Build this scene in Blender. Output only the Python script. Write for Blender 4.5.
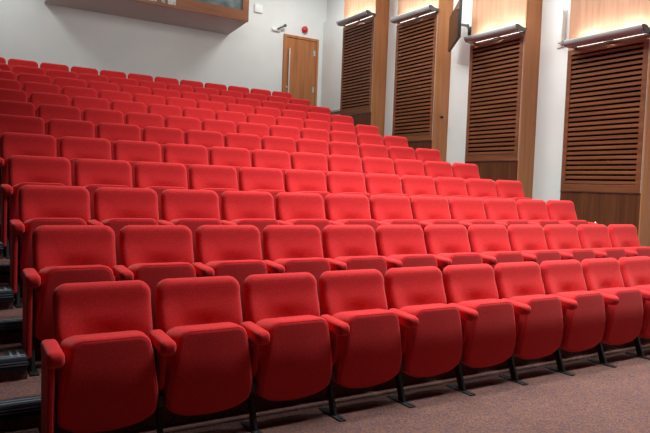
import bpy, bmesh, math
from mathutils import Vector, Matrix

C = bpy.context.scene
for o in list(bpy.data.objects):
    bpy.data.objects.remove(o)

# ---------------------------------------------------------------- camera
W = 0.5592            # seat pitch along a row
DEP = 0.891         # row to row depth
RISE = 0.2529       # row to row rise
yaw, pitch, roll = 0.55212, -0.04871, 0.03657
cam_d = bpy.data.cameras.new('camera')
cam = bpy.data.objects.new('camera', cam_d)
C.collection.objects.link(cam)
C.camera = cam
cam_d.sensor_width = 36.0
cam_d.lens = 625.7 * 36.0 / 650.0
cam_d.clip_start = 0.05
cam_d.clip_end = 100
F = Vector((math.sin(yaw) * math.cos(pitch), math.cos(yaw) * math.cos(pitch), math.sin(pitch)))
R = Vector((math.cos(yaw), -math.sin(yaw), 0))
U = R.cross(F)
R2 = R * math.cos(roll) + U * math.sin(roll)
U2 = U * math.cos(roll) - R * math.sin(roll)
m3 = Matrix((R2, U2, -F)).transposed()
cam.matrix_world = Matrix.Translation((-0.5086, -3.6014, 0.885 + 0.5831)) @ m3.to_4x4()
cam_d.dof.use_dof = False

# ---------------------------------------------------------------- world, lights, exposure
wd = bpy.data.worlds.new('world')
C.world = wd
wd.use_nodes = True
wd.node_tree.nodes['Background'].inputs[0].default_value = (0.9, 0.93, 1.0, 1)
wd.node_tree.nodes['Background'].inputs[1].default_value = 0.15
C.view_settings.view_transform = 'Standard'
C.view_settings.look = 'None'
C.view_settings.gamma = 1
C.view_settings.use_curve_mapping = False
C.view_settings.exposure = 0.0


def area(name, loc, size, power, color=(0.93, 1.0, 0.985), rot=(0, 0, 0), spread=3.1416):
    l = bpy.data.lights.new(name, 'AREA')
    l.shape = 'RECTANGLE'
    l.size, l.size_y = size
    l.energy = power
    l.color = color
    l.spread = spread
    o = bpy.data.objects.new(name, l)
    C.collection.objects.link(o)
    o.location = loc
    o.rotation_euler = rot
    return o


for cx, cy, w, p, sp in ((4.4, -0.8, 3.2, 215, 1.75), (4.2, 0.9, 3.0, 155, 1.8), (4.3, 2.9, 3.0, 112, 1.85), (5.4, 5.3, 2.6, 48, 1.8), (6.9, 8.8, 1.2, 82, 3.0), (-0.4, 9.4, 1.0, 68, 3.0), (6.7, 4.6, 0.6, 50, 2.6)):  # last entry is an added weak fill lifting the right wall
    area('ceiling_light', (cx, cy, 6.9), (w, 0.5), p, spread=sp)
area('wall_fill_light', (3.4, 3.6, 5.8), (3.0, 2.2), 58, rot=(math.radians(66), 0, 0), spread=1.9)  # added soft fill tilted at the back wall, not a fitting

area('wall_fill_light', (5.0, 4.2, 6.2), (0.6, 5.0), 85, rot=(0, math.radians(-62), 0), spread=1.9)  # added wash brightening the right wall and its bays

# ---------------------------------------------------------------- materials


def new_mat(name, color, rough=0.6, metallic=0.0, spec=0.5):
    m = bpy.data.materials.new(name)
    m.use_nodes = True
    b = m.node_tree.nodes['Principled BSDF']
    b.inputs['Base Color'].default_value = (*color, 1)
    b.inputs['Roughness'].default_value = rough
    b.inputs['Metallic'].default_value = metallic
    b.inputs['Specular IOR Level'].default_value = spec
    return m


def nodes(m):
    return m.node_tree.nodes, m.node_tree.links, m.node_tree.nodes['Principled BSDF']


def noise_mix(m, c1, c2, scale, detail=3, stretch=(1, 1, 1), bump=0.0, lo=0.35, hi=0.65, bump_scale=None, rough_var=None):
    n, l, b = nodes(m)
    tc = n.new('ShaderNodeTexCoord')
    mp = n.new('ShaderNodeMapping')
    mp.inputs['Scale'].default_value = stretch
    l.new(tc.outputs['Object'], mp.inputs[0])
    nz = n.new('ShaderNodeTexNoise')
    nz.inputs['Scale'].default_value = scale
    nz.inputs['Detail'].default_value = detail
    l.new(mp.outputs[0], nz.inputs['Vector'])
    cr = n.new('ShaderNodeValToRGB')
    cr.color_ramp.elements[0].position = lo
    cr.color_ramp.elements[1].position = hi
    cr.color_ramp.elements[0].color = (*c1, 1)
    cr.color_ramp.elements[1].color = (*c2, 1)
    l.new(nz.outputs[0], cr.inputs[0])
    l.new(cr.outputs[0], b.inputs['Base Color'])
    if bump:
        bp = n.new('ShaderNodeBump')
        bp.inputs['Strength'].default_value = bump
        bp.inputs['Distance'].default_value = 0.002
        n2 = n.new('ShaderNodeTexNoise')
        n2.inputs['Scale'].default_value = bump_scale or scale
        n2.inputs['Detail'].default_value = 4
        l.new(mp.outputs[0], n2.inputs['Vector'])
        l.new(n2.outputs[0], bp.inputs['Height'])
        l.new(bp.outputs[0], b.inputs['Normal'])
    return m


RED = new_mat('red_wool_fabric', (0.62, 0.012, 0.02), 0.95, spec=0.1)
noise_mix(RED, (0.55, 0.021, 0.025), (0.65, 0.030, 0.034), 90, 3, bump=0.35, bump_scale=420)
RED.node_tree.nodes['Principled BSDF'].inputs['Sheen Weight'].default_value = 0.3
RED.node_tree.nodes['Principled BSDF'].inputs['Sheen Roughness'].default_value = 0.5
RED.node_tree.nodes['Principled BSDF'].inputs['Sheen Tint'].default_value = (1, 0.42, 0.38, 1)
PIPE = new_mat('red_piping', (0.56, 0.012, 0.02), 0.9, spec=0.1)
BLACK = new_mat('black_painted_steel', (0.012, 0.012, 0.013), 0.45)
SHELL = new_mat('black_plastic', (0.02, 0.018, 0.018), 0.55)
BOLT = new_mat('bolt_steel', (0.25, 0.25, 0.25), 0.35, 1.0)
NOSE = new_mat('dark_rubber_nosing', (0.014, 0.016, 0.026), 0.6, spec=.25)
STRIP = new_mat('grey_grip_strip', (0.17, 0.18, 0.21), 0.6)
WHITE = new_mat('white_wall_paint', (0.78, 0.765, 0.75), 0.85, spec=0.2)
noise_mix(WHITE, (0.77, 0.765, 0.745), (0.805, 0.80, 0.78), 1.2, 2)
CEIL = new_mat('ceiling_paint', (0.32, 0.31, 0.30), 0.9)
GREYP = new_mat('grey_soffit_paint', (0.66, 0.62, 0.60), 0.85, spec=0.2)
DARKWALL = new_mat('dark_stage_wall', (0.10, 0.08, 0.07), 0.8)
WALLSHADE = new_mat('grey_wall_shade', (0.42, 0.39, 0.36), 0.6)  # grey stands for white wall in shade under the box
ALU = new_mat('brushed_aluminium', (0.28, 0.275, 0.27), 0.5, 0.0)
noise_mix(ALU, (0.33, 0.37, 0.365), (0.47, 0.52, 0.51), 6, 2, stretch=(1, 0.2, 8))
STEEL = new_mat('stainless_handle', (0.66, 0.66, 0.65), 0.35, 0.35)
DARKM = new_mat('dark_end_cap', (0.09, 0.10, 0.09), 0.5)
WPLAST = new_mat('white_plastic', (0.82, 0.82, 0.80), 0.35)
REDPL = new_mat('red_plastic', (0.65, 0.02, 0.025), 0.3)
SCREEN = new_mat('glossy_black_screen', (0.012, 0.011, 0.011), 0.22, spec=.25)
GLASS = new_mat('greenish_window_glass', (0.16, 0.20, 0.205), 0.12)
noise_mix(GLASS, (0.11, 0.15, 0.155), (0.26, 0.32, 0.33), 3.5, 3)
PAPER = new_mat('notice_paper', (0.8, 0.78, 0.74), 0.8)
noise_mix(PAPER, (0.45, 0.43, 0.40), (0.85, 0.83, 0.8), 40, 2)
VOID = new_mat('dark_void_behind_louvres', (0.006, 0.005, 0.005), 0.9)


def wood(name, c1, c2, c3, axis='z', scale=1.0, rough=0.42):
    m = new_mat(name, c1, rough, spec=0.35)
    n, l, b = nodes(m)
    tc = n.new('ShaderNodeTexCoord')
    mp = n.new('ShaderNodeMapping')
    s = {'z': (9, 9, 0.55), 'y': (9, 0.55, 9), 'x': (0.55, 9, 9)}[axis]
    mp.inputs['Scale'].default_value = [v * scale for v in s]
    l.new(tc.outputs['Object'], mp.inputs[0])
    nz = n.new('ShaderNodeTexNoise')
    nz.inputs['Scale'].default_value = 1.6
    nz.inputs['Detail'].default_value = 6
    nz.inputs['Distortion'].default_value = 0.6
    l.new(mp.outputs[0], nz.inputs['Vector'])
    cr = n.new('ShaderNodeValToRGB')
    e = cr.color_ramp.elements
    e[0].position, e[1].position = 0.3, 0.72
    e[0].color, e[1].color = (*c1, 1), (*c3, 1)
    k = e.new(0.5)
    k.color = (*c2, 1)
    l.new(nz.outputs[0], cr.inputs[0])
    l.new(cr.outputs[0], b.inputs['Base Color'])
    return m


WD = wood('dark_walnut_veneer', (0.075, 0.024, 0.009), (0.105, 0.033, 0.013), (0.14, 0.046, 0.018))
WSL = wood('louvre_slat_wood', (0.135, 0.043, 0.017), (0.18, 0.060, 0.024), (0.235, 0.082, 0.034), 'y')
WP = wood('pale_cherry_veneer', (0.37, 0.135, 0.046), (0.45, 0.170, 0.060), (0.52, 0.205, 0.078))
WUP = wood('pale_upper_veneer', (0.38, 0.18, 0.10), (0.45, 0.225, 0.13), (0.53, 0.275, 0.165))
WDOOR = wood('cherry_door_veneer', (0.34, 0.120, 0.042), (0.43, 0.160, 0.058), (0.50, 0.195, 0.075))
WRAIL = wood('booth_rail_wood', (0.25, 0.095, 0.045), (0.31, 0.12, 0.058), (0.36, 0.15, 0.075), 'x')


def carpet(name, cs):
    m = new_mat(name, cs[0], 0.97, spec=0.05)
    n, l, b = nodes(m)
    tc = n.new('ShaderNodeTexCoord')
    v = n.new('ShaderNodeTexVoronoi')
    v.inputs['Scale'].default_value = 115
    l.new(tc.outputs['Object'], v.inputs['Vector'])
    cr = n.new('ShaderNodeValToRGB')
    cr.color_ramp.interpolation = 'CONSTANT'
    e = cr.color_ramp.elements
    e[0].position = 0
    e[0].color = (*cs[0], 1)
    e[1].position = 0.36
    e[1].color = (*cs[1], 1)
    for p, c in ((0.58, cs[2]), (0.78, cs[3])):
        k = e.new(p)
        k.color = (*c, 1)
    sp = n.new('ShaderNodeSeparateColor')
    l.new(v.outputs['Color'], sp.inputs[0])
    l.new(sp.outputs[0], cr.inputs[0])
    nz = n.new('ShaderNodeTexNoise')
    nz.inputs['Scale'].default_value = 2.3
    nz.inputs['Detail'].default_value = 3
    l.new(tc.outputs['Object'], nz.inputs['Vector'])
    mx = n.new('ShaderNodeMix')
    mx.data_type = 'RGBA'
    mx.blend_type = 'MULTIPLY'
    mr = n.new('ShaderNodeMapRange')
    mr.inputs[3].default_value = 0.8
    mr.inputs[4].default_value = 1.15
    l.new(nz.outputs[0], mr.inputs[0])
    mx.inputs[0].default_value = 1
    l.new(cr.outputs[0], mx.inputs[6])
    l.new(mr.outputs[0], mx.inputs[7])
    l.new(mx.outputs[2], b.inputs['Base Color'])
    bp = n.new('ShaderNodeBump')
    bp.inputs['Strength'].default_value = 0.5
    bp.inputs['Distance'].default_value = 0.003
    n2 = n.new('ShaderNodeTexNoise')
    n2.inputs['Scale'].default_value = 260
    l.new(tc.outputs['Object'], n2.inputs['Vector'])
    l.new(n2.outputs[0], bp.inputs['Height'])
    l.new(bp.outputs[0], b.inputs['Normal'])
    return m


CARPET = carpet('speckled_carpet', [(0.160, 0.078, 0.060), (0.110, 0.060, 0.060), (0.200, 0.092, 0.060), (0.085, 0.056, 0.074)])


def emit(name, col, s):
    m = bpy.data.materials.new(name)
    m.use_nodes = True
    b = m.node_tree.nodes['Principled BSDF']
    b.inputs['Base Color'].default_value = (0.8, 0.8, 0.8, 1)
    b.inputs['Emission Color'].default_value = (*col, 1)
    b.inputs['Emission Strength'].default_value = s
    return m


TUBE = emit('lit_fluorescent_tube', (0.86, 0.92, 1.0), 105)
GLOW = emit('slot_glow_emission', (1.0, 0.93, 0.85), 2.2)  # glow of the tubes through the slot, as an emissive colour
TINY = emit('small_seat_light', (1.0, 0.97, 0.92), 1.2)

# ---------------------------------------------------------------- mesh helpers


def obj(name, bm, mat, parent=None, smooth=True, angle=40):
    bmesh.ops.recalc_face_normals(bm, faces=bm.faces)
    me = bpy.data.meshes.new(name)
    bm.to_mesh(me)
    bm.free()
    mats = mat if isinstance(mat, (list, tuple)) else [mat]
    for m in mats:
        me.materials.append(m)
    if smooth:
        me.polygons.foreach_set('use_smooth', [True] * len(me.polygons))
        me.set_sharp_from_angle(angle=math.radians(angle))
    o = bpy.data.objects.new(name, me)
    C.collection.objects.link(o)
    o.parent = parent
    return o


def box(bm, x0, x1, y0, y1, z0, z1, bevel=0.0, seg=2, mi=0):
    t = bmesh.new()
    bmesh.ops.create_cube(t, size=1)
    for v in t.verts:
        v.co = Vector((x0 + (v.co.x + .5) * (x1 - x0), y0 + (v.co.y + .5) * (y1 - y0), z0 + (v.co.z + .5) * (z1 - z0)))
    if bevel:
        bmesh.ops.bevel(t, geom=t.edges[:], offset=bevel, segments=seg, affect='EDGES', profile=0.5)
    merge(bm, t, mi)
    return bm


def merge(bm, t, mi=0, mat=None):
    vm = {}
    for v in t.verts:
        vm[v] = bm.verts.new(mat @ v.co if mat else v.co)
    for f in t.faces:
        try:
            nf = bm.faces.new([vm[v] for v in f.verts])
            nf.material_index = mi
        except ValueError:
            pass
    t.free()


def cyl(bm, p0, p1, r, seg=16, mi=0, r2=None):
    p0, p1 = Vector(p0), Vector(p1)
    d = p1 - p0
    t = bmesh.new()
    bmesh.ops.create_cone(t, cap_ends=True, segments=seg, radius1=r, radius2=r if r2 is None else r2, depth=d.length)
    q = d.to_track_quat('Z', 'Y').to_matrix().to_4x4()
    merge(bm, t, mi, Matrix.Translation((p0 + p1) / 2) @ q)
    return bm


def sphere(bm, c, r, mi=0, sc=(1, 1, 1), seg=20):
    t = bmesh.new()
    bmesh.ops.create_uvsphere(t, u_segments=seg, v_segments=seg // 2, radius=r)
    for v in t.verts:
        v.co = Vector((v.co.x * sc[0], v.co.y * sc[1], v.co.z * sc[2])) + Vector(c)
    merge(bm, t, mi)
    return bm


def prism(bm, pts, axis, a0, a1, mi=0):
    """extrude a closed 2D profile along an axis ('x': pts are (y,z); 'y': (x,z); 'z': (x,y))"""
    def mk(p, a):
        if axis == 'x':
            return Vector((a, p[0], p[1]))
        if axis == 'y':
            return Vector((p[0], a, p[1]))
        return Vector((p[0], p[1], a))
    A = [bm.verts.new(mk(p, a0)) for p in pts]
    B = [bm.verts.new(mk(p, a1)) for p in pts]
    n = len(pts)
    for i in range(n):
        f = bm.faces.new((A[i], A[(i + 1) % n], B[(i + 1) % n], B[i]))
        f.material_index = mi
    f = bm.faces.new(A[::-1]); f.material_index = mi
    f = bm.faces.new(B); f.material_index = mi
    return bm


def round_poly(pts, radii, seg=6):
    """polygon (counter-clockwise) with each corner rounded by its own radius"""
    out = []
    n = len(pts)
    for i in range(n):
        p, a, b = Vector(pts[i]), Vector(pts[i - 1]), Vector(pts[(i + 1) % n])
        r = radii[i]
        d1, d2 = (a - p).normalized(), (b - p).normalized()
        ang = d1.angle(d2)
        if r < 1e-5 or ang > math.pi - 1e-3:
            out.append(p)
            continue
        t = min(r / math.tan(ang / 2), (a - p).length * .49, (b - p).length * .49)
        r = t * math.tan(ang / 2)
        c = p + (d1 + d2).normalized() * (r / math.sin(ang / 2))
        s, e = p + d1 * t - c, p + d2 * t - c
        a0 = math.atan2(s.y, s.x)
        a1 = math.atan2(e.y, e.x)
        while a1 - a0 > math.pi:
            a1 -= 2 * math.pi
        while a1 - a0 < -math.pi:
            a1 += 2 * math.pi
        for k in range(seg + 1):
            th = a0 + (a1 - a0) * k / seg
            out.append(c + Vector((math.cos(th), math.sin(th))) * r)
    return out


def densify(pts, step):
    out = []
    n = len(pts)
    for i in range(n):
        a, b = pts[i], pts[(i + 1) % n]
        k = max(1, int(math.ceil((b - a).length / step)))
        for j in range(k):
            out.append(a.lerp(b, j / k))
    return out


def pad(outline, y_front, y_back, rf, rb, off_f=None, off_b=None, step=0.03, rings=7, es=5):
    """upholstered pad: (x,z) outline, front at y_front, back at y_back, edges rolled by rf / rb;
    off_f(x, z) moves the surface in y (dents, recline)."""
    pts = densify(outline, step)
    n = len(pts)
    nr = []
    for i in range(n):
        t = (pts[(i + 1) % n] - pts[i - 1]).normalized()
        nr.append(Vector((t.y, -t.x)))
    c = Vector((sum(p.x for p in pts) / n, (min(p.y for p in pts) + max(p.y for p in pts)) / 2))
    bm = bmesh.new()
    off_f = off_f or (lambda x, z: 0)
    off_b = off_b or (lambda x, z: 0)
    loops = []

    def ring(ins, y, off, s=1.0):
        L = []
        for p, m in zip(pts, nr):
            q = p - m * ins
            q = c + (q - c) * s
            L.append(bm.verts.new((q.x, y + off(q.x, q.y), q.y)))
        loops.append(L)
    for k in range(1, rings + 1):
        ring(rb, y_back, off_b, k / rings)
    for k in range(1, es + 1):
        a = k / es * math.pi / 2
        ring(rb * (1 - math.sin(a)), y_back - rb * (1 - math.cos(a)), off_b)
    for k in range(0, es):
        a = k / es * math.pi / 2
        ring(rf * (1 - math.cos(a)), y_front + rf * (1 - math.sin(a)), off_f)
    for k in range(rings, 0, -1):
        ring(rf, y_front, off_f, k / rings)
    for A, B in zip(loops, loops[1:]):
        for i in range(n):
            bm.faces.new((A[i], A[(i + 1) % n], B[(i + 1) % n], B[i]))
    for L in (loops[0], loops[-1]):
        cv = bm.verts.new(sum((v.co for v in L), Vector()) / n)
        cv.co.y = L[0].co.y + 0
        oo = off_b if L is loops[0] else off_f
        yy = y_back if L is loops[0] else y_front
        cv.co.y = yy + oo(cv.co.x, cv.co.z)
        for i in range(n):
            bm.faces.new((L[i], L[(i + 1) % n], cv))
    return bm


def tag(o, label=None, cat=None, group=None, kind=None):
    if label: o['label'] = label
    if cat: o['category'] = cat
    if group: o['group'] = group
    if kind: o['kind'] = kind
    return o


def empty(name, loc, label=None, cat=None, group=None):
    o = bpy.data.objects.new(name, None)
    o.empty_display_size = 0.1
    C.collection.objects.link(o)
    o.location = loc
    return tag(o, label, cat, group)


def struct(name, bm, mat, smooth=False):
    return tag(obj(name, bm, mat, smooth=smooth), kind='structure')


def ss(a, b, x):
    t = min(1, max(0, (x - a) / (b - a)))
    return t * t * (3 - 2 * t)


# ---------------------------------------------------------------- the room
XW = 8.18          # white right-hand wall
XP = 7.80          # face of the wooden bays
XL = -2.2          # left wall
YB = 10.80         # back wall
YF = -7.5          # front wall
ZC = 7.0
NR = 12

bm = bmesh.new(); box(bm, XL - .2, XW + .2, YF - .2, YB + .2, -0.2, 0.0); struct('floor', bm, CARPET)
for j in range(1, NR):
    y0 = 0.0 + DEP * (j - 1)
    y1 = 0.0 + DEP * j if j < NR - 1 else YB
    bm = bmesh.new()
    box(bm, XL, XW, y0, y1, 0.0, RISE * j)
    struct('floor', bm, CARPET)
bm = bmesh.new(); box(bm, XL - .2, XW + .2, YF - .2, YB + .2, ZC, ZC + .2); struct('ceiling', bm, CEIL)
bm = bmesh.new(); box(bm, XL, XW, YB, YB + .2, 0, ZC); struct('wall_back', bm, WHITE)
bm = bmesh.new(); box(bm, XW, XW + .2, YF, YB, 0, ZC); struct('wall_right', bm, WHITE)
bm = bmesh.new(); box(bm, XL - .2, XL, YF, YB, 0, ZC); struct('wall_left', bm, DARKWALL)
bm = bmesh.new(); box(bm, XL, XW, YF - .2, YF, 0, ZC); struct('wall_front', bm, DARKWALL)
# boxed-in ledge on the right wall next to the back corner, with a grey band below painted for the wall's shade
bm = bmesh.new(); box(bm, XW - 0.09, XW, 9.37, YB, 3.42, 5.78, .004); struct('trim_1', bm, WHITE)
bm = bmesh.new(); box(bm, XW - 0.10, XW, 9.37, YB, 3.37, 3.42, .004); struct('trim_2', bm, WALLSHADE)


def nosing(x0, x1, y, z, name='trim_3'):
    """rubber nosing with two grip strips along a step edge; y is the riser face"""
    bm = bmesh.new()
    prism(bm, [(y - .018, z - .066), (y - .018, z - .006), (y - .012, z + .006), (y + .095, z + .006), (y + .095, z - .0), (y + .0, z - .0), (y + .0, z - .066)], 'x', x0, x1, 0)
    for a in (0.012, 0.05):
        box(bm, x0 + .01, x1 - .01, y + a, y + a + .018, z + .0055, z + .0085, mi=1)
    for a in (0.014, 0.03):
        box(bm, x0, x1, y - .0205, y - .017, z - a - .006, z - a, mi=1)
    if name == 'trim_4':        # the half steps have a wider rubber tread with inset strips at its ends
        box(bm, x0, x1, y + .09, y + .20, z - .001, z + .006, mi=0)
        for e in (x0, x1):
            d = 1 if e == x0 else -1
            for a in (.035, .075):
                p, q = sorted((e + d * a, e + d * (a + .014)))
                box(bm, p, q, y + .012, y + .19, z + .0055, z + .009, mi=1)
            p, q = sorted((e + d * .115, e + d * .20))
            box(bm, p, q, y + .075, y + .185, z + .0055, z + .009, mi=2)
    return struct(name, bm, [NOSE, STRIP, CARPET])


for j in range(1, NR):
    y0 = 0.0 + DEP * (j - 1)
    for (a, b) in ((XL, 0.02), (12 * W + .04, XW)):
        nosing(a, b, y0, RISE * j)
    if j < NR:
        for (a, b) in ((XL, -0.060), (12 * W + .08, XP)):
            bm = bmesh.new()
            z = RISE * (j + .5)
            yh = y0 + DEP / 2
            if j < NR - 1:
                box(bm, a, b, yh, y0 + DEP, RISE * j, z)
                struct('floor', bm, CARPET)
                nosing(a, b, yh, z, 'trim_4')
            else:
                bm.free()
# first half step up from the floor
for (a, b) in ((XL, -0.060), (12 * W + .08, XW)):
    bm = bmesh.new(); box(bm, a, b, -DEP / 2, 0.0, 0, RISE / 2); struct('floor', bm, CARPET)
    nosing(a, b, - DEP / 2, RISE / 2, 'trim_4')

# ---------------------------------------------------------------- the seats
ORD = ['first', 'second', 'third', 'fourth', 'fifth', 'sixth', 'seventh', 'eighth', 'ninth', 'tenth', 'eleventh', 'twelfth']
SX = -0.025     # arms, legs and tip-up cushions sit on this line relative to the backs


def back_off(x, z):
    lean = -0.15 * max(0, (0.885 - z))               # reclined: bottom is further forward
    dish = -.016 * ss(.80, .60, z) + 0.024 * math.exp(-(x / 0.12) ** 2) * ss(.71, .61, z)
    roll = -0.018 * ss(.10, .25, abs(x)) * ss(.80, .62, z)
    return lean + dish + roll


def back_off_b(x, z):
    return -0.15 * max(0, (0.885 - z))


def make_seat_parts():
    P = {}
    ol = round_poly([(-.240, .36), (.240, .36), (.261, .62), (.265, .887), (-.265, .887), (-.261, .62)], [.05, .05, .2, .075, .075, .2], 7)
    P['backrest'] = (pad(ol, -0.035, 0.035, .038, .022, back_off, back_off_b, rings=9), RED)
    ol = round_poly([(-.235, .40), (.235, .40), (.25, .86), (-.25, .86)], [.05] * 4, 4)
    P['back_shell'] = (pad(ol, 0.030, 0.048, .004, .008, back_off_b, back_off_b, rings=2, es=2, step=.08), SHELL)

    # tip-up cushion, folded: (x, z) outline, underside faces the stage
    ol = round_poly([(0, .130), (.16, .146), (.250, .20), (.255, .31), (.20, .648), (-.20, .648), (-.255, .31), (-.250, .20), (-.16, .146)],
                    [.5, .22, .05, .12, .075, .075, .12, .05, .22], 6)

    def coff(x, z):
        return -0.012 * ss(.64, .45, z) + .055 * (max(0, .46 - z) / .33) ** 2 - 0.008 * math.exp(-(x / .2) ** 2)
    cb = pad(ol, -0.312, -0.095, .030, .050, coff, lambda x, z: 0, rings=6, es=6)
    for v in cb.verts:      # the padded seat spreads out behind its stitched underside
        f = ss(-.30, -.16, v.co.y)
        v.co.x *= 1 + f * .12 * ss(.30, .48, v.co.z)
        v.co.z -= .016 * f * ss(.50, .60, v.co.z)
    P['seat_cushion'] = (cb, RED)
    # stitched seam round the underside
    pts = densify(ol, .03)
    n = len(pts)
    bm = bmesh.new()
    loops = []
    for i in range(n):
        t = (pts[(i + 1) % n] - pts[i - 1]).normalized()
        m = Vector((t.y, -t.x))
        q = pts[i] - m * .012
        y = -0.304 + coff(q.x, q.y)
        c = Vector((q.x, y, q.y))
        mm = Vector((m.x, 0, m.y))
        L = []
        for k in range(5):
            a = 2 * math.pi * k / 5
            L.append(bm.verts.new(c + mm * .0035 * math.cos(a) + Vector((0, 1, 0)) * .0035 * math.sin(a)))
        loops.append(L)
    for i in range(n):
        A, B = loops[i], loops[(i + 1) % n]
        for k in range(5):
            bm.faces.new((A[k], A[(k + 1) % 5], B[(k + 1) % 5], B[k]))
    P['piping'] = (bm, PIPE)

    # arm pad seen from the side (y, z) extruded across x with rolled edges
    ol = round_poly([(-.390, .526), (-.135, .548), (-.118, .626), (-.390, .612)], [.038, .01, .02, .034], 6)
    bm = pad(ol, -0.042, 0.042, .028, .028, rings=4, es=5, step=.04)
    for v in bm.verts:       # (x=along, y=across, z) -> rotate into place
        v.co = Vector((v.co.y, v.co.x, v.co.z))
    P['armrest'] = (bm, RED)

    # short upholstered side panel below the arm (inner standards)
    bm = bmesh.new()
    t = bmesh.new()
    prism(t, [(-.305, .56), (-.285, .36), (-.25, .31), (-.20, .31), (-.13, .56)], 'x', -.016, .016)
    bmesh.ops.bevel(t, geom=t.edges[:], offset=.009, segments=3, affect='EDGES')
    merge(bm, t)
    P['side_panel'] = (bm, RED)
    # long upholstered end panel
    bm = bmesh.new()
    t = bmesh.new()
    prism(t, [(-.350, .56), (-.335, .09), (-.13, .09), (-.095, .56)], 'x', -.032, .002)
    bmesh.ops.bevel(t, geom=t.edges[:], offset=.010, segments=3, affect='EDGES')
    merge(bm, t)
    P['end_panel'] = (bm, RED)

    # black leg: slanted post, hinge box, floor plate
    bm = bmesh.new()
    t = bmesh.new()
    prism(t, [(-.330, .0), (-.270, .0), (-.218, .15), (-.180, .30), (-.172, .54), (-.215, .54), (-.228, .30), (-.275, .13)], 'x', -.012, .012)
    bmesh.ops.bevel(t, geom=t.edges[:], offset=.004, segments=2, affect='EDGES')
    merge(bm, t)
    box(bm, -.015, .015, -.27, -.15, .22, .29, .006)
    box(bm, -.011, .011, -.21, -.17, .24, .54, .004)
    P['leg'] = (bm, BLACK)
    bm = bmesh.new()
    box(bm, -.026, .026, -.408, -.150, .0, .009, .003)
    for y in (-.385, -.18):
        cyl(bm, (0, y, .008), (0, y, .015), .010, 6, 1)
    P['foot_plate'] = (bm, [BLACK, BOLT])
    bm = bmesh.new()
    box(bm, -.016, .016, -.225, -.185, .232, .275, .006)
    cyl(bm, (-.018, -.205, .25), (.018, -.205, .25), .012, 12, 1)
    P['hinge'] = (bm, [SHELL, BOLT])
    return P


parts = make_seat_parts()
proto = {}
for k, (b, m) in parts.items():
    o = obj(k, b, m)
    proto[k] = o.data
    bpy.data.objects.remove(o)


def part(kind, name, parent, x=0.0, mirror=False):
    o = bpy.data.objects.new(name, proto[kind])
    C.collection.objects.link(o)
    o.parent = parent
    o.location = (x, 0, 0.001 if kind in ('leg', ) else 0)
    if mirror:
        o.scale = (-1, 1, 1)
    return o


def make_support(root, x, end=0):
    part('armrest', 'armrest', root, x)
    part('end_panel' if end else 'side_panel', 'side_panel', root, x, mirror=end == 2)
    lg = part('leg', 'leg', root, x + (.012 if end == 1 else (-.012 if end == 2 else -.005)))
    part('foot_plate', 'foot_plate', lg)
    part('hinge', 'hinge', lg)


def seat_label(j, i):
    row = ['front', 'second', 'third', 'fourth', 'fifth', 'sixth', 'seventh', 'eighth', 'ninth', 'tenth', 'eleventh', 'rearmost'][j]
    if i == 0:
        return 'red tip-up auditorium seat at the left stair end of the %s row' % row
    if i == 11:
        return 'red tip-up auditorium seat at the right wall end of the %s row' % row
    return 'red tip-up auditorium seat, %s from the left stairs in the %s row' % (ORD[i], row)


def copy_tree(o, parent=None):
    c = o.copy()
    C.collection.objects.link(c)
    c.parent = parent
    for ch in [q for q in bpy.data.objects if q.parent == o]:
        copy_tree(ch, c)
    return c


def kids(o, acc):
    return acc.get(o, [])


def build_seat(kind):
    r = empty('auditorium_seat', (0, 0, 0), cat='seat', group='red tip-up seats in the raked rows')
    part('backrest', 'backrest', r, SX + .016)
    part('back_shell', 'back_shell', r, SX + .016)
    cu = part('seat_cushion', 'seat_cushion', r, SX)
    part('piping', 'piping', cu)
    make_support(r, -W / 2 + SX, 1 if kind == 'first' else 0)
    if kind == 'last':
        make_support(r, W / 2 + SX, 2)
    return r


kinds = {k: build_seat(k) for k in ('first', 'mid', 'last')}
tree = {}
for o in bpy.data.objects:
    if o.parent:
        tree.setdefault(o.parent, []).append(o)


def dup(o, parent=None):
    c = o.copy()
    C.collection.objects.link(c)
    c.parent = parent
    for ch in tree.get(o, []):
        dup(ch, c)
    return c


used = set()
for j in range(NR):
    for i in range(12):
        k = 'first' if i == 0 else ('last' if i == 11 else 'mid')
        if k in used:
            s = dup(kinds[k])
        else:
            used.add(k)
            s = kinds[k]
        s.location = ((i + .5) * W, j * DEP, j * RISE)
        s['label'] = seat_label(j, i)

# small lights on the aisle ends of some rows
for j, row in ((2, 'third'), (4, 'fifth'), (8, 'ninth')):
    bm = bmesh.new()
    sphere(bm, (0, 0, 0.008), .009, 0, (1, 1, 1), 12)
    cyl(bm, (0, 0, 0), (0, 0, .008), .012, 12, 1)
    o = obj('seat_light', bm, [TINY, WPLAST])
    o.location = (12 * W + SX + .0, j * DEP - .35, j * RISE + .612)
    tag(o, 'tiny white light on the wall-side armrest of the %s row' % row, 'light', 'tiny lights on the row ends')

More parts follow.
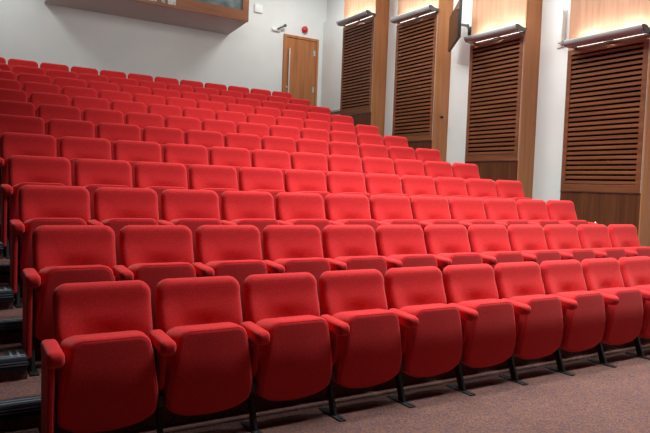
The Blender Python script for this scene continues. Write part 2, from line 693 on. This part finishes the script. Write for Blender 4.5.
# ---------------------------------------------------------------- wooden bays on the right wall
bays = [  # left edge y, right edge y, louvre bottom z, louvre top z
    (9.36, 8.05, 3.19, 5.30),
    (7.24, 5.93, 2.46, 4.94),
    (5.0, 3.73, 2.02, 4.14),
    (2.86, 1.52, 1.53, 3.70),
]
nm = ['farthest', 'second farthest', 'third farthest', 'nearest']
for k, (yl, yr, zb, zt) in enumerate(bays):
    root = empty('wood_wall_panel', (XP, (yl + yr) / 2, 0),
                 'tall wood wall bay with dark louvres, %s from the camera' % nm[k] if k != 3 else 'tall wood wall bay with wide dark louvres, nearest the camera',
                 'wall panel', 'wood wall bays with louvres')
    yc = (yl + yr) / 2
    h = (yl - yr) / 2
    dpt = XW - XP
    zf = 0
    # lower and upper boards, full height carcass behind the louvre
    bm = bmesh.new(); box(bm, .004, dpt, -h + .012, h, zf, zb - .012)
    # vertical joints of the veneer boards
    obj('lower_panel', bm, WD, root, False)
    bm = bmesh.new(); box(bm, .004, dpt, -h + .012, h, zt + .012, ZC)
    obj('upper_panel', bm, WUP, root, False)
    bm = bmesh.new(); box(bm, 0, dpt, -h - .008, -h + .010, zf, ZC)
    sr = obj('side_return', bm, WP, root, False)
    sr['label'] = 'paler cherry return face'
    bm = bmesh.new(); box(bm, .10, dpt, -h + .012, h, zb - .01, zt + .01)
    obj('backing', bm, VOID, root, False)
    # thin light metal trim round the louvre
    bm = bmesh.new()
    for (a, b, c, d) in ((-h + .012, h, zb - .012, zb - .004), (-h + .012, h, zt + .004, zt + .012), (h - .008, h, zb - .012, zt + .012), (-h + .012, -h + .02, zb - .012, zt + .012)):
        box(bm, -.004, .10, a, b, c, d)
    obj('metal_trim', bm, ALU, root, False)
    # frame
    fw = .075
    bm = bmesh.new()
    for (a, b, c, d) in ((-h + .02, h - .008, zb - .004, zb + fw + .03), (-h + .02, h - .008, zt - fw, zt + .004), (-h + .02, -h + .02 + fw, zb + fw + .03, zt - fw), (h - .008 - fw, h - .008, zb + fw + .03, zt - fw)):
        box(bm, -.012, .10, a, b, c, d, .003, 1)
    obj('louvre_frame', bm, WSL, root, False)
    bm = bmesh.new()
    za, zc = zb + fw + .03, zt - fw
    ns = int(round((zc - za) / .0735)) if k else 27
    ps = (zc - za) / ns
    for q in range(ns):
        z = za + ps * (q + .5)
        y0, y1 = -h + .02 + fw - .004, h - .008 - fw + .004
        prism(bm, [(-.002, z - .026), (-.002, z + .010), (.072, z + .044), (.078, z + .020), (.006, z - .026)], 'y', y0, y1)
    obj('louvre_slats', bm, WSL, root, False)

    # ---- uplighter trough
    zl = zt + .05
    ft = empty('wall_uplighter', (XP, yc, zl),
               'brushed metal uplighter trough over the %s louvred bay' % ('nearest' if k == 3 else nm[k]), 'light fitting', 'metal uplighters over the louvres')
    hl = h - .045
    yo = -.075
    bm = bmesh.new()
    prof = []
    for q in range(9):
        a = math.pi * (.02 + .48 * q / 8)
        prof.append((-.235 + .0 - .07 * math.cos(a) + .03, .05 - .085 * math.sin(a)))
    inner = [(x + .006, z + .008) for x, z in prof][::-1]
    prof = prof + [(-.13, -.035)] + [(-.13, -.027)] + inner
    prism(bm, prof, 'y', yo - hl, yo + hl)
    hs = obj('housing', bm, ALU, ft, True, 50)
    for s in (-1, 1):
        bm = bmesh.new()
        ec = [(-.276, .055), (-.26, .0), (-.22, -.036), (-.13, -.040), (-.0, -.010), (-.0, .02), (-.12, .03), (-.2, .058)]
        prism(bm, ec, 'y', yo + s * hl, yo + s * (hl + .012))
        obj('end_cap', bm, DARKM, ft, False)
        bm = bmesh.new()
        a, b = (yo + s * .09, yo + s * (hl - .10))
        cyl(bm, (-.155, a, .045), (-.155, b, .045), .014, 12)
        obj('fluorescent_tube', bm, TUBE, ft)
        bm = bmesh.new()
        box(bm, -.088, -.062, min(a, b), max(a, b), -.034, -.026)
        obj('slot_glow', bm, GLOW, ft, False)  # glowing strip added for tube light showing through the slot
    bm = bmesh.new()
    box(bm, -.135, -.09, yo - hl, yo + hl, -.034, -.026)
    box(bm, -.06, -.004, yo - hl, yo + hl, -.034, -.026)
    for yy in (yo - hl + .03, yo, yo + hl - .03):
        box(bm, -.13, .0, yy - .02, yy + .02, -.02, .012)
    obj('bracket', bm, DARKM, ft, False)

# small dark hook on the second bay's return
bm = bmesh.new()
cyl(bm, (0, 0, 0), (0, -.05, 0), .022, 14)
cyl(bm, (0, -.05, 0), (-.05, -.07, .01), .012, 10)
sphere(bm, (-.05, -.07, .01), .018)
o = obj('door_stop', bm, SHELL)
o.location = (7.99, 5.93 - .008, 2.92)
tag(o, 'small black peg on the pale return of the second farthest wood bay', 'peg')

# ---------------------------------------------------------------- television on the wall
t = empty('television', (7.2, 4.692, 4.158), 'dark flat television on a wall arm between two wood bays', 'television')
t.rotation_euler = (0, 0, -0.60)     # local +Y runs along the screen, local -X is the screen face
bm = bmesh.new(); box(bm, .006, .05, 0, 1.22, 0, .67, .008); obj('bezel', bm, SHELL, t, True)
bm = bmesh.new(); box(bm, 0, .007, .012, 1.208, .012, .658); obj('screen', bm, SCREEN, t, False)
bm = bmesh.new()
box(bm, .045, .075, .33, .73, .2, .5, .006)
cyl(bm, (.07, .53, .36), (.26, .62, .36), .025, 12)
cyl(bm, (.26, .62, .36), (.37, 1.02, .36), .025, 12)
sphere(bm, (.26, .62, .36), .034)
cyl(bm, (.37, 1.02, .28), (.37, 1.02, .44), .04, 12)
obj('wall_arm', bm, DARKM, t, True)

# white wall box between the two nearest bays
t = empty('wall_speaker', (XW, 3.29, 3.93), 'slim white upright box on the white wall beside the nearest wood bay', 'speaker')
bm = bmesh.new(); box(bm, -.11, -.02, -.085, .005, 0, .54, .02, 3); obj('cabinet', bm, WPLAST, t)
bm = bmesh.new(); box(bm, -.02, 0, -.08, .085, -.05, .56, .004); obj('back_plate', bm, WHITE, t)

# ---------------------------------------------------------------- door, back wall
d = tag(empty('door_1', (0, YB, 0)), kind='structure')
zfl = RISE * 11
bm = bmesh.new()
dt = 5.30
for (a, b, c, e) in ((6.92, 6.985, zfl, dt), (7.885, 7.95, zfl, dt), (6.985, 7.885, dt - .065, dt)):
    box(bm, a, b, -.05, 0.0, c, e, .004, 1)
obj('door_frame', bm, WDOOR, d, False)
bm = bmesh.new(); box(bm, 6.988, 7.882, -.032, 0, zfl + .01, dt - .068, .002, 1); obj('door_leaf', bm, WDOOR, d, False)
bm = bmesh.new()
cyl(bm, (7.065, -.10, 3.72), (7.065, -.10, 4.95), .019, 14)
for z in (3.85, 4.82):
    cyl(bm, (7.065, -.10, z), (7.065, -.03, z), .012, 10)
obj('door_handle', bm, STEEL, d)
bm = bmesh.new(); cyl(bm, (7.045, -.045, 3.97), (7.045, -.03, 3.97), .03, 14); obj('lock', bm, STEEL, d)
for z in (4.93, 3.98):
    bm = bmesh.new(); box(bm, 7.80, 7.86, -.038, -.03, z - .07, z + .07, .002, 1); obj('hinge', bm, ALU, d, False)

bm = bmesh.new()
cyl(bm, (0, 0, 0), (0, -.04, 0), .075, 20, 0, .07)
sphere(bm, (0, -.05, 0), .085, 0, (1, .6, 1))
o = obj('fire_alarm', bm, REDPL); o.location = (7.52, YB, 5.50)
tag(o, 'round red alarm sounder on the white back wall above the door', 'alarm')
bm = bmesh.new()
box(bm, -.05, .05, -.03, 0, -.10, -.02, .006)
o_root = empty('security_camera', (6.72, YB, 5.42), 'small angled camera on a pale base left of the door top', 'camera')
bm.free()
bm = bmesh.new(); box(bm, -.14, .09, -.05, 0, -.09, -.02, .01); obj('base', bm, PAPER if False else WPLAST, o_root)
bm = bmesh.new()
cyl(bm, (.0, -.06, -.04), (.16, -.12, .05), .022, 12, 0)
cyl(bm, (.16, -.12, .05), (.20, -.135, .08), .036, 12, 0)
obj('camera_body', bm, new_mat('olive_grey_plastic', (.10, .11, .09), .5), o_root)
bm = bmesh.new()
box(bm, -.11, .11, -.05, 0, -.10, .10, .012)
o = obj('wall_unit', bm, WPLAST); o.location = (6.19, YB, 5.80)
tag(o, 'small square white unit on the back wall right of the wooden booth', 'wall unit')

# ---------------------------------------------------------------- projection booth box
XB0, XB1, YBF = 1.31, 5.43, 9.70
b = empty('projection_booth', ((XB0 + XB1) / 2, YB, 5.05), 'wood-fronted projection booth jutting from the back wall, glass windows', 'booth')
ox = (XB0 + XB1) / 2


def sbox(bm, x0, x1, y0, y1, z0, z1, **k):
    box(bm, x0 - ox, x1 - ox, y0 - YB, y1 - YB, z0 - 5.05, z1 - 5.05, **k)


bm = bmesh.new()
t = [(YBF + .04 - YB, 5.135 - 5.05), (0, 0), (0, .06), (YBF + .04 - YB, .145)]
prism(bm, t, 'x', XB0 - ox, XB1 - ox)
s_ = obj('soffit', bm, GREYP, b, False)
bm = bmesh.new(); sbox(bm, XB0, XB0 + .05, YBF + .04, YB, 5.14, ZC); sbox(bm, XB1 - .05, XB1, YBF + .04, YB, 5.14, ZC)
obj('side_wall', bm, WHITE, b, False)
bm = bmesh.new()
sbox(bm, XB0, XB1 + .02, YBF, YBF + .06, 5.14, 5.38, bevel=.003, seg=1)
sbox(bm, XB0, XB1 + .02, YBF, YBF + .06, 6.35, ZC)
for (a, c) in ((XB0, XB0 + .14), (3.70, 3.86), (XB1 - .13, XB1 + .02)):
    sbox(bm, a, c, YBF, YBF + .06, 5.38, 6.35)
obj('window_frame', bm, WRAIL, b, False)
for (a, c) in ((XB0 + .14, 3.70), (3.86, XB1 - .13)):
    bm = bmesh.new(); sbox(bm, a, c, YBF + .035, YBF + .05, 5.38, 6.35); obj('window_pane', bm, GLASS, b, False)
for (xa, w, z0, z1) in ((3.577, .173, 5.20, 5.315), (3.165, .178, 5.205, 5.315)):
    bm = bmesh.new(); box(bm, 0, w, -.006, 0, 0, z1 - z0)
    o = obj('notice', bm, PAPER); o.location = (xa, YBF - .001, z0)
    tag(o, 'small white notice on the booth rail, %s grey switch box' % ('right of the' if xa > 3.4 else 'left of the'), 'notice', 'notices on the booth rail')
bm = bmesh.new(); box(bm, 0, .075, -.03, 0, 0, .11, .006)
o = obj('switch_box', bm, ALU); o.location = (3.433, YBF - .001, 5.195)
tag(o, 'small grey switch box between the two notices on the booth rail', 'switch')
